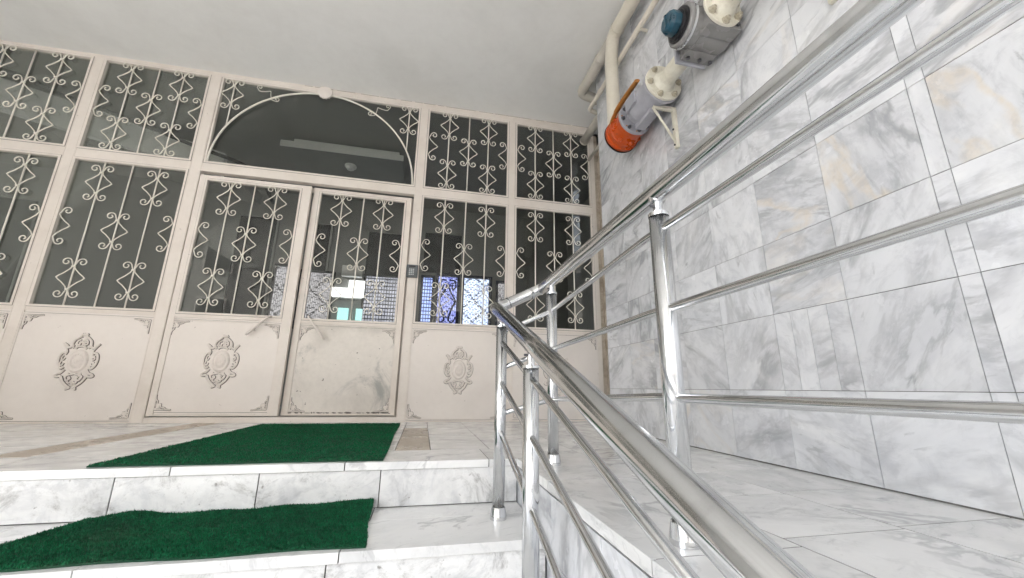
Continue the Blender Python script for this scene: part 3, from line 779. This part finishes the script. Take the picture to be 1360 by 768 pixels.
# beam and cable inside, upper left
mb = MB(); b0 = 0
def slab_(a0, a1, z0a, z1a, z0b, z1b, y0, y1):
    m_ = MB(); m_.v = [(a0,y0,z0a),(a1,y0,z0b),(a1,y1,z0b),(a0,y1,z0a),(a0,y0,z1a),(a1,y0,z1b),(a1,y1,z1b),(a0,y1,z1a)]
    for q in ((0,3,2,1),(4,5,6,7),(0,1,5,4),(1,2,6,5),(2,3,7,6),(3,0,4,7)): m_.f.append(q); m_.m.append(0); m_.sm.append(False); m_.col.append(None)
    return m_
ss = tag(empty('hall_staircase', (0,0,0)), 'pale sloping underside of a stair behind the upper left windows', 'staircase')
slab_(-4.6,-2.25,2.98,3.33,2.46,2.72,4.35,4.42).build('string', M['lampbox'], ss)
slab_(-4.6,-2.25,3.10,3.338,2.60,2.74,4.43,5.4).build('soffit', M['hallwall'], ss)
mb = MB(); mb.tube(cr([(-4.9,4.2,3.32),(-4.12,4.2,3.23),(-3.74,4.2,3.08),(-3.28,4.2,2.95),(-2.49,4.2,2.69),(-1.9,4.25,2.50),(-1.88,4.8,2.40)],8), .020, 8)
tag(mb.build('black_cable', M['black']), 'thick black cable slung behind the upper left windows', 'cable')

# ------------------------------------------------------------------ mats
def mat_obj(name, x0, x1, y0, y1, z, n, edgefn, lab, curl=None, seed=1):
    rnd = random.Random(seed); m_ = MB(); NX, NY = 40, 30
    def hgt(u, v):
        h = .0
        if curl: h += curl(u, v)
        return h
    def pos(u, v, dz=0):
        x = x0+(x1-x0)*u; y = y0+(y1-y0)*v
        dx, dy = edgefn(u, v); return (x+dx, y+dy, z+hgt(u, v)+dz)
    g = {}
    for i in range(NX+1):
        for j in range(NY+1): g[i,j] = len(m_.v); m_.v.append(pos(i/NX, j/NY, .006))
    for i in range(NX):
        for j in range(NY):
            m_.f.append((g[i,j],g[i+1,j],g[i+1,j+1],g[i,j+1])); m_.m.append(0); m_.sm.append(True); m_.col.append((.05,0,0,0))
    # skirt
    B = [(i,0) for i in range(NX)]+[(NX,j) for j in range(NY)]+[(i,NY) for i in range(NX,0,-1)]+[(0,j) for j in range(NY,0,-1)]
    for k in range(len(B)):
        a = B[k]; b_ = B[(k+1) % len(B)]; pa = m_.v[g[a]]; pb = m_.v[g[b_]]
        m_.quad([pa, pb, (pb[0],pb[1],pb[2]-.0055), (pa[0],pa[1],pa[2]-.0055)], 0, (.03,0,0,0))
    for k in range(n):
        u, v = rnd.random(), rnd.random()
        clump = .5+.5*math.sin(u*61+3*math.sin(v*40))*math.sin(v*57+2*math.sin(u*33))
        p = Vector(pos(u, v, .005)); L_ = rnd.uniform(.005,.0095)*(.7+.6*clump); a = rnd.uniform(0, 2*PI); w = rnd.uniform(.0010,.0019)
        ln = Vector((rnd.gauss(0,.5), rnd.gauss(-.15,.5), 1)).normalized()*L_
        d = Vector((math.cos(a), math.sin(a), 0))*w
        c = (min(1, max(0, rnd.gauss(.40,.30)+.40*(clump-.5))), 0, 0, 0)
        b = len(m_.v); m_.v += [tuple(p-d), tuple(p+d), tuple(p+ln)]
        m_.f.append((b,b+1,b+2)); m_.m.append(0); m_.sm.append(False); m_.col.append(c)
    o = m_.build(name, M['grass'], fix=False); tag(o, lab, 'mat'); return o
def e1(u, v): return (.003*math.sin(v*9)*(1 if u > .5 else -1)*abs(u-.5)*2+(-.02*v if u < .5 else -.02*v), .004*math.sin(u*12))
def e2(u, v):
    return (.004*math.sin(v*7+1)*(2*u-1)-.025*v*u+(.10*v*v*(1-u)), .006*math.sin(u*15+2)*(1-v)+.0*v)
def curl2(u, v):
    k = max(0, (v-.62)/.38)
    wav = .008+.016*math.exp(-((u-.16)/.08)**2)+.0012*math.sin(u*31)+.024*u**1.6
    return wav*k**1.6+.002*math.sin(u*23+v*5)*v
mat_obj('grass_mat', -1.165, -.140, YE+.030, 3.52, 0, 90000, e1, 'green artificial grass mat lying flat before the double door', seed=3)
mat_obj('grass_mat', -1.205, -.138, 1.400, 1.797, -RI, 62000, e2, 'green artificial grass mat on the step with its back edge curling up the riser', curl2, seed=5)

# ------------------------------------------------------------------ railing
rail = tag(empty('railing', (.538,.793,0)), 'polished steel tube railing running along the walkway and down the steps', 'railing')
RX, RY = .538, .793
def R_(m_): m_.v = [(x-RX, y-RY, z) for x, y, z in m_.v]; return m_
XR = .538
def fil(pts, r=.05, n=6):
    """round the inner corners of a polyline"""
    P = [Vector(p) for p in pts]; out = [P[0]]
    for i in range(1, len(P)-1):
        a = (P[i-1]-P[i]).normalized(); b_ = (P[i+1]-P[i]).normalized()
        q0 = P[i]+a*r; q1 = P[i]+b_*r
        for k in range(n+1):
            t = k/n; out.append(q0*(1-t)**2+P[i]*2*t*(1-t)+q1*t*t)
    out.append(P[-1]); return out
CB = Vector((.535,1.80,.768)); CA = Vector((.306,1.752,.655))
def stair_pt(y): return Vector((.310-.006*(1.75-y)*0, y, .655-.366*(1.752-y)))
m_ = MB(); m_.tube([(XR,-2.0,.772),(XR,-.9,.772),(XR,.79,.774),(XR,1.62,.771),(.5365,1.79,.769)], .0262, 24)
R_(m_).build('walkway_handrail', M['chrome'], rail)
m_ = MB(); m_.tube([CB+Vector((.0,-.022,.002)), CB+Vector((-.02,-.006,-.006)), CA+Vector((.03,.012,.012)), CA], .0262, 24)
m_.sphere(tuple(CA), .0275, n=20, m=14); m_.sphere(tuple(CB+Vector((-.004,-.012,-.001))), .0275, n=20, m=14)
d = (CA-CB).normalized(); c1 = CB+d*.055
m_.lathe(tuple(c1), tuple(d), [(0,.0262),(0,.0285),(.012,.0285),(.012,.0262)], 24); c1 = CB+d*.185
m_.lathe(tuple(c1), tuple(d), [(0,.0262),(0,.0280),(.006,.0280),(.006,.0262)], 24)
R_(m_).build('corner_tube', M['chrome'], rail)
m_ = MB(); m_.tube([stair_pt(1.752), stair_pt(1.0), stair_pt(.4), stair_pt(-.45)], .0285, 28); R_(m_).build('stair_handrail', M['chrome'], rail)
def post(x, y, zb, zt, ztop, r=.0225, tilt=None):
    m_ = MB(); m_.tube([(x,y,zb+.002),(x,y,zt)], r, 24)
    p = R_(m_).build('post', M['chrome'], rail)
    m_ = MB(); m_.lathe((x,y,zt), (0,0,1), [(-.006,r*1.02),(-.006,r*1.06),(.003,r*1.06),(.003,r*.55),(.006,r*.5),(ztop-.022-zt,r*.5),(ztop-.022-zt,r*.8),(ztop-.012-zt,r*.95)], 20)
    R_(m_).build('post_cap', M['chrome'], p)
    m_ = MB(); m_.lathe((x,y,zb), (0,0,1), [(.0005,r*1.38),(.012,r*1.36),(.026,r*1.26),(.040,r*1.16),(.042,r*1.10),(.042,r)], 28)
    R_(m_).build('base_flange', M['chrome'], p)
    m_ = MB(); m_.tube([(x-r*.5,y-.0,ztop-.035),(x-r*.9,y,ztop-.035)], .0035, 6); R_(m_).build('set_screw', M['bolt'], p)
    return p
post(XR, .793, 0, .715, .772, .0235); post(XR, 1.637, 0, .715, .770, .0225); post(XR, -.05, 0, .715, .772, .0235); post(XR, -.9, 0, .715, .772, .0235)
post(.306, 1.593, -RI, .548, stair_pt(1.593).z-.004, .0225)
post(.311, 1.150, -2*RI, .362, stair_pt(1.150).z-.004, .0235)
post(.312, .200, -4*RI, .02, stair_pt(.20).z-.004, .0235)
XB = XR-.0315
for (z0, z1, z2) in ((.676,.634,.522),(.481,.465,.376),(.283,.256,.200)):
    m_ = MB(); m_.tube([(XR,-2.0,z0),(XR,-.1,z0),(XR,.70,z0),(XR,.86,z0),(XR,1.637,z1)]+[Vector((XR,1.637,z1)).lerp(Vector((.306,1.593,z2)), t) for t in (.12,1)], .0098, 12)
    R_(m_).build('rail_bar', M['steeldull'] if 0 else M['chrome'], rail)
for (za,) in ((.462,),(.302,),(.118,)):
    m_ = MB(); sl = -.345
    m_.tube([(.306,1.593,za+.02), (.311,1.150,za+.02+sl*.443), (.312,.6,za+.02+sl*.993), (.312,.20,za+.02+sl*1.393)], .0098, 12)
    R_(m_).build('stair_bar', M['chrome'], rail)

# ------------------------------------------------------------------ pipes on the wall
def elbow(m_, pts, r, n=16, mi=0, R=.07): m_.tube(fil(pts, R, 7), r, n, mi)
def collar(m_, c, ax, r, w=.012, mi=0): m_.lathe(tuple(c), ax, [(-w,r),(-w,r*1.10),(w,r*1.10),(w,r)], 20, mi)
GX, GZ = 1.325, 2.13
gp = tag(empty('gas_pipe', (GX,2.41,GZ)), 'cream gas pipe running under the ceiling then dropping straight down to the orange valve', 'pipe')
m_ = MB(); elbow(m_, [(1.35,-.3,3.135),(1.35,2.41,3.13),(GX+.005,2.425,2.9),(GX,2.425,GZ),(GX,2.30,GZ)], .052, 20, R=.06)
m_.v = [(x-GX,y-2.41,z-GZ) for x,y,z in m_.v]; m_.build('pipe', M['pipe'], gp)
m_ = MB(); collar(m_, (1.35,2.33,3.13), (0,1,0), .054, .004); m_.v = [(x-GX,y-2.41,z-GZ) for x,y,z in m_.v]; m_.build('joint_ring', M['pipe'], gp)
m_ = MB()
m_.tube([(GX,2.0,GZ),(GX,1.9,GZ)], .05, 16)
m_ = MB(); 
def flange(m_, y, r, w, mi=0): m_.lathe((GX,y,GZ), (0,-1,0), [(0,.0),(0,r-.004),(.003,r),(w-.003,r),(w,r-.004),(w,.03)], 36, mi)
def bolts(m_, y, r, n, s, mi=1, ph=.3, dirn=-1, L_=.018):
    for k in range(n):
        a = ph+2*PI*k/n; c = (GX+r*math.cos(a), y, GZ+r*math.sin(a))
        m_.lathe(c, (0,dirn,0), [(0,s),(L_*.6,s),(L_*.6,s*.55),(L_,s*.5),(L_,0)], 6, mi)
def bolt_parts(y, r, n, s_, mat, parent, y0, name='bolt', ph=.3, L_=.018):
    first = None
    for k in range(n):
        a = ph+2*PI*k/n
        if first is None:
            m_ = MB(); m_.lathe((0,0,0), (0,-1,0), [(0,s_*1.35),(.003,s_*1.35),(.003,s_),(L_*.6,s_),(L_*.6,s_*.6),(L_,s_*.55),(L_,0)], 6); first = m_.build(name, mat, parent); o = first
        else:
            o = first.copy(); col.objects.link(o); o.parent = parent
        o.location = (r*math.cos(a), y-y0, r*math.sin(a))
# valve
gv = tag(empty('gas_valve', (GX,2.1,GZ)), 'gas valve with bright orange drum and grey cast body above a triangular bracket', 'valve')
def G_(m_, y0=2.1): m_.v = [(x-GX,y-y0,z-GZ) for x,y,z in m_.v]; return m_
m_ = MB(); m_.lathe((GX,2.345,GZ), (0,-1,0), [(0,.06),(0,.116),(.006,.124),(.03,.128),(.034,.116),(.06,.114),(.064,.121),(.078,.121),(.082,.113),(.115,.106),(.15,.100),(.165,.100),(.17,.116),(.20,.116)], 36)
for k in range(8):
    a = k*PI/4+.2; c = (GX+.107*math.cos(a), 2.245, GZ+.116*math.sin(a))
    m_.sphere(c, .015, n=8, m=6)
o = G_(m_).build('orange_drum', M['orange'], gv)
bolt_parts(2.148, .104, 8, .009, M['orangedark'], gv, 2.1, 'drum_bolt', .0, .03)
m_ = MB(); m_.lathe((GX,2.362,GZ), (0,-1,0), [(0,.055),(0,.120),(.016,.128),(.016,.06)], 36); G_(m_).build('dark_rim', M['black'], gv)
m_ = MB(); m_.tube(cr([(GX-.085,2.33,GZ+.055),(GX-.105,2.24,GZ+.070),(GX-.112,2.12,GZ+.085),(GX-.110,1.96,GZ+.092),(GX-.108,1.90,GZ+.095)],5), [.020]*8+[.026]*9+[.024]*4, 8, flat=((.45,0,-.89), .45))
m_.sphere((GX-.088,2.33,GZ+.04), .022, n=10, m=8); G_(m_).build('lever', M['orangedark'], gv)
m_ = MB(); flange(m_, 2.145, .120, .024)
m_.lathe((GX,2.12,GZ), (0,-1,0), [(0,.066),(.02,.068),(.05,.094),(.09,.108),(.18,.108),(.23,.100),(.30,.092)], 32)
m_.quadbox(GX-.035,GX+.035,1.90,2.08,GZ-.125,GZ+.115); m_.quadbox(GX-.118,GX+.05,1.93,2.05,GZ-.04,GZ+.045)
flange(m_, 1.825, .122, .022)
G_(m_).build('cast_body', M['castgrey'], gv, bevel=.004)
bolt_parts(2.121, .098, 8, .0105, M['bolt'], gv, 2.1, ph=.2)
# connecting pipe with welded flanges
cp = tag(empty('connecting_pipe', (GX,1.7,GZ)), 'short cream pipe with bolted round flange between orange valve and gas meter', 'pipe')
m_ = MB(); flange(m_, 1.801, .120, .020); m_.lathe((GX,1.781,GZ), (0,-1,0), [(0,.072),(.008,.068),(.030,.054),(.05,.050),(.24,.050)], 28)
G_(m_,1.7).build('flanged_neck', M['flange'], cp)
bolt_parts(1.781, .098, 6, .016, M['boltcream'], cp, 1.7, ph=.15, L_=.022)
# meter
gm = tag(empty('gas_meter', (GX,1.42,GZ)), 'grey round bodied gas meter with blue cap near the ceiling', 'gas meter')
m_ = MB(); my = 1.415
m_.lathe((GX-.150,my,GZ), (1,0,0), [(0,.07),(0,.098),(.006,.104),(.020,.104),(.026,.098),(.034,.094),(.075,.098),(.22,.100),(.255,.100),(.262,.094),(.262,0)], 36)
m_.quadbox(GX-.075,GX+.105,my+.045,my+.118,GZ-.092,GZ+.092); m_.quadbox(GX-.080,GX+.108,my-.118,my-.045,GZ-.096,GZ+.096)
G_(m_,1.42).build('meter_body', M['meter'], gm, bevel=.004)
m_ = MB(); m_.quadbox(GX-.095,GX+.085,my+.119,my+.136,GZ-.105,GZ+.105)
G_(m_,1.42).build('mounting_plate', M['castgrey'], gm, bevel=.004)
m_ = MB(); m_.lathe((GX-.148,my,GZ), (-1,0,0), [(0,.085),(.012,.085),(.012,.070),(.026,.068),(.026,0)], 30); G_(m_,1.42).build('black_collar', M['black'], gm)
m_ = MB(); m_.lathe((GX-.174,my,GZ), (-1,0,0), [(0,.060),(.034,.060),(.052,.050),(.056,.040),(.056,0)], 8); m_.quadbox(GX-.236,GX-.228,my-.008,my+.008,GZ-.04,GZ+.04)
G_(m_,1.42).build('blue_cap', M['blue'], gm, bevel=.004)
m_ = MB(); m_.lathe((GX-.128,my,GZ), (1,0,0), [(0,.100),(0,.108),(.010,.109),(.010,.1)], 36); G_(m_,1.42).build('rim_ring', M['ringsteel'], gm)
m_ = MB(); m_.lathe((GX-.070,my,GZ), (1,0,0), [(0,.094),(0,.1035),(.008,.1035),(.008,.094)], 36); G_(m_,1.42).build('body_ring', M['meter'], gm)
for kx, kz in ((-.05,-.0985),(.02,-.0985),(.085,-.0985)):
    m_ = MB(); m_.lathe((GX+kx,my+.085,GZ+kz), (0,0,-1), [(0,.011),(.008,.011),(.008,0)], 6); G_(m_,1.42).build('bolt', M['bolt'], gm)
for kx, kz in ((-.055,.07),(-.055,-.07),(.085,.07),(.085,-.07)):
    m_ = MB(); m_.lathe((GX+kx,my-.119,GZ+kz), (0,-1,0), [(0,.010),(.008,.010),(.008,0)], 6); G_(m_,1.42).build('bolt', M['bolt'], gm)
# feed pipe on the near side
fp = tag(empty('feed_pipe', (GX,1.2,GZ)), 'cream pipe with bolted flange leaving the near side of the gas meter', 'pipe')
m_ = MB(); flange(m_, my-.119, .104, .018); m_.lathe((GX,my-.137,GZ), (0,-1,0), [(0,.068),(.012,.064),(.035,.052),(.05,.048),(1.9,.048)], 28)
G_(m_,1.2).build('pipe', M['flange'], fp)
bolt_parts(my-.137, .084, 6, .017, M['boltcream'], fp, 1.2, ph=.5, L_=.026)
# brackets
def bracket(y, lab):
    t_ = tag(empty('pipe_bracket', (XW, y, 1.76)), lab, 'bracket', 'triangular brackets under the gas pipe')
    m_ = MB(); m_.quadbox(-.022,-.001,-.014,.014,0,.285); m_.quadbox(-.025,-.0225,-.010,.010,.004,.28); m_.build('wall_plate', M['flange'], t_, bevel=.002)
    m_ = MB(); m_.quadbox(-.160,-.0235,-.012,.012,.262,.286); m_.build('arm', M['flange'], t_, bevel=.002)
    m_ = MB(); m_.tube([(-.152,0,.258),(-.024,0,.050)], .0105, 4); m_.build('brace', M['flange'], t_)
    for z in (.02,.13):
        m_ = MB(); m_.lathe((-.025,0,z), (-1,0,0), [(0,.007),(.006,.007),(.006,0)], 6); m_.build('bolt', M['bolt'], t_)
bracket(1.885, 'white triangular steel bracket under the grey valve body')
bracket(.905, 'white bracket at the very top of the photo, behind the handrail')
# second drain pipe and small pipe
dp = tag(empty('drain_pipe', (1.36,2.6,3.17)), 'fat beige drain pipe under the ceiling bending into the recess', 'pipe')
m_ = MB(); elbow(m_, [(1.385,2.46,3.19),(1.355,3.11,3.165),(1.62,3.13,3.12),(1.62,3.13,3.10)], .048, 18, R=.05)
m_.v = [(x-1.36,y-2.6,z-3.17) for x,y,z in m_.v]; m_.build('pipe', M['pipegrey'], dp)
m_ = MB(); collar(m_, (1.372,2.70,3.181), (-.03,1,0), .049, .012); m_.v = [(x-1.36,y-2.6,z-3.17) for x,y,z in m_.v]; m_.build('joint_ring', M['pipegrey'], dp)
dq = tag(empty('drain_pipe', (1.62,3.3,3.05)), 'beige drain pipe end reaching the top right window corner', 'pipe')
m_ = MB(); m_.tube([(1.62,3.02,3.045),(1.62,3.69,3.045)], .046, 18); m_.v = [(x-1.62,y-3.3,z-3.05) for x,y,z in m_.v]; m_.build('pipe', M['pipegrey'], dq)
m_ = MB(); collar(m_, (1.62,3.675,3.045), (0,1,0), .047, .01); m_.v = [(x-1.62,y-3.3,z-3.05) for x,y,z in m_.v]; m_.build('end_ring', M['pipegrey'], dq)
tp = tag(empty('thin_pipe', (1.40,2.5,2.9)), 'thin cream pipe along the top of the marble wall with a small elbow', 'pipe')
m_ = MB(); elbow(m_, [(1.405,-.3,2.905),(1.40,3.03,2.92),(1.52,3.045,2.90)], .0205, 12, R=.03)
m_.v = [(x-1.40,y-2.5,z-2.9) for x,y,z in m_.v]; m_.build('pipe', M['pipe'], tp)
m_ = MB()
for y in (1.0,2.1,2.62): m_ = MB().quadbox(-.005,XW-1.40,y-2.508,y-2.492,-.015,0); m_.build('pipe_clip', M['pipe'], tp)
m_ = MB(); collar(m_, (0,.28,.019), (0,1,0), .021, .014); m_.build('joint_ring', M['pipe'], tp)
tq = tag(empty('thin_pipe', (1.66,3.3,2.78)), 'thin pipe in the recess below the drain pipe end', 'pipe')
m_ = MB(); m_.tube([(1.66,3.02,2.80),(1.66,3.66,2.80),(1.66,3.66,2.80)][:2], .018, 12); m_.v = [(x-1.66,y-3.3,z-2.78) for x,y,z in m_.v]; m_.build('pipe', M['pipegrey'], tq)
m_ = MB(); collar(m_, (1.66,3.64,2.80), (0,1,0), .018, .01); m_.v = [(x-1.66,y-3.3,z-2.78) for x,y,z in m_.v]; m_.build('end_ring', M['pipegrey'], tq)

# ------------------------------------------------------------------ outside, behind the camera
mb = MB(); mb.quad([(-300,-300,-.90),(300,-300,-.90),(300,300,-.90),(-300,300,-.90)]); tag(mb.build('ground', M['asphalt']), kind='structure')
mb = MB(); mb.quadbox(-40,40,-4.2,YE+.1,-.99,-.862); tag(mb.build('pavement', M['pave']), kind='structure')
ob = tag(empty('opposite_building', (0,-15,-.9)), 'unseen rendered house across the street, added for reflections and to block sky', 'building')  # unseen house added for steel reflections; its height keeps sky off the panes
MB().quadbox(-14,12,-6,0,0,9.0).build('wall', M['facade2'], ob)
for i in range(6):
    for j in range(3):
        x = -11.5+i*4; z = 1+2.9*j
        f_ = MB().quadbox(x,x+1.4,.001,.06,z,z+1.6).build('window', M['paint'], ob)
        MB().quadbox(x+.08,x+1.32,.061,.07,z+.08,z+1.52).build('glass_pane', M['black'], f_)
MB().quadbox(-14.3,12.3,-6.3,.3,9.0,9.2).build('roof', M['brown'], ob)

# ------------------------------------------------------------------ camera
f_px, yaw, pitch, roll, ch = 521.6445, math.radians(12.27639), math.radians(14.15495), math.radians(.78227), .29902
cy, sy, cp_, sp_ = math.cos(yaw), math.sin(yaw), math.cos(pitch), math.sin(pitch)
fwd = Vector((sy*cp_, cy*cp_, sp_)); r = Vector((cy, -sy, 0)); u = r.cross(fwd)
cr_, sr_ = math.cos(roll), math.sin(roll)
r2 = r*cr_+u*sr_; u2 = -r*sr_+u*cr_
cam = bpy.data.cameras.new('camera'); co = bpy.data.objects.new('camera', cam); col.objects.link(co)
mt = Matrix((r2, u2, -fwd)).transposed().to_4x4(); mt.translation = (0,0,ch); co.matrix_world = mt
cam.sensor_width = 36; cam.lens = 36*f_px/1360; cam.clip_start = .02; cam.clip_end = 1000
scene.camera = co

# ------------------------------------------------------------------ light
w = bpy.data.worlds.new('World'); scene.world = w; w.use_nodes = True; t = w.node_tree
bg = t.nodes['Background']; sk = t.nodes.new('ShaderNodeTexSky'); sk.sky_type = 'NISHITA'; sk.sun_disc = False
SE, SA = math.radians(50), math.radians(290)      # elevation, compass azimuth of the sun (0 = +Y)
sk.sun_elevation = SE; sk.sun_rotation = SA; sk.dust_density = 4; sk.air_density = 1.0; sk.ozone_density = 1
hs = t.nodes.new('ShaderNodeHueSaturation'); hs.inputs['Saturation'].default_value = .35
t.links.new(sk.outputs[0], hs.inputs['Color']); t.links.new(hs.outputs[0], bg.inputs[0]); bg.inputs[1].default_value = .15
sd = Vector((math.sin(SA)*math.cos(SE), math.cos(SA)*math.cos(SE), math.sin(SE)))
sl = bpy.data.lights.new('sun', 'SUN'); sl.energy = 2.2; sl.angle = math.radians(12); sl.color = (1,.97,.93)
so = bpy.data.objects.new('sun', sl); col.objects.link(so); so.rotation_euler = sd.to_track_quat('Z', 'Y').to_euler()
scene.view_settings.view_transform = 'Standard'; scene.view_settings.look = 'None'
scene.view_settings.exposure = 3.25; scene.view_settings.gamma = 1; scene.view_settings.use_curve_mapping = False
scene.cycles.max_bounces = 10; scene.cycles.diffuse_bounces = 5; scene.cycles.transparent_max_bounces = 12
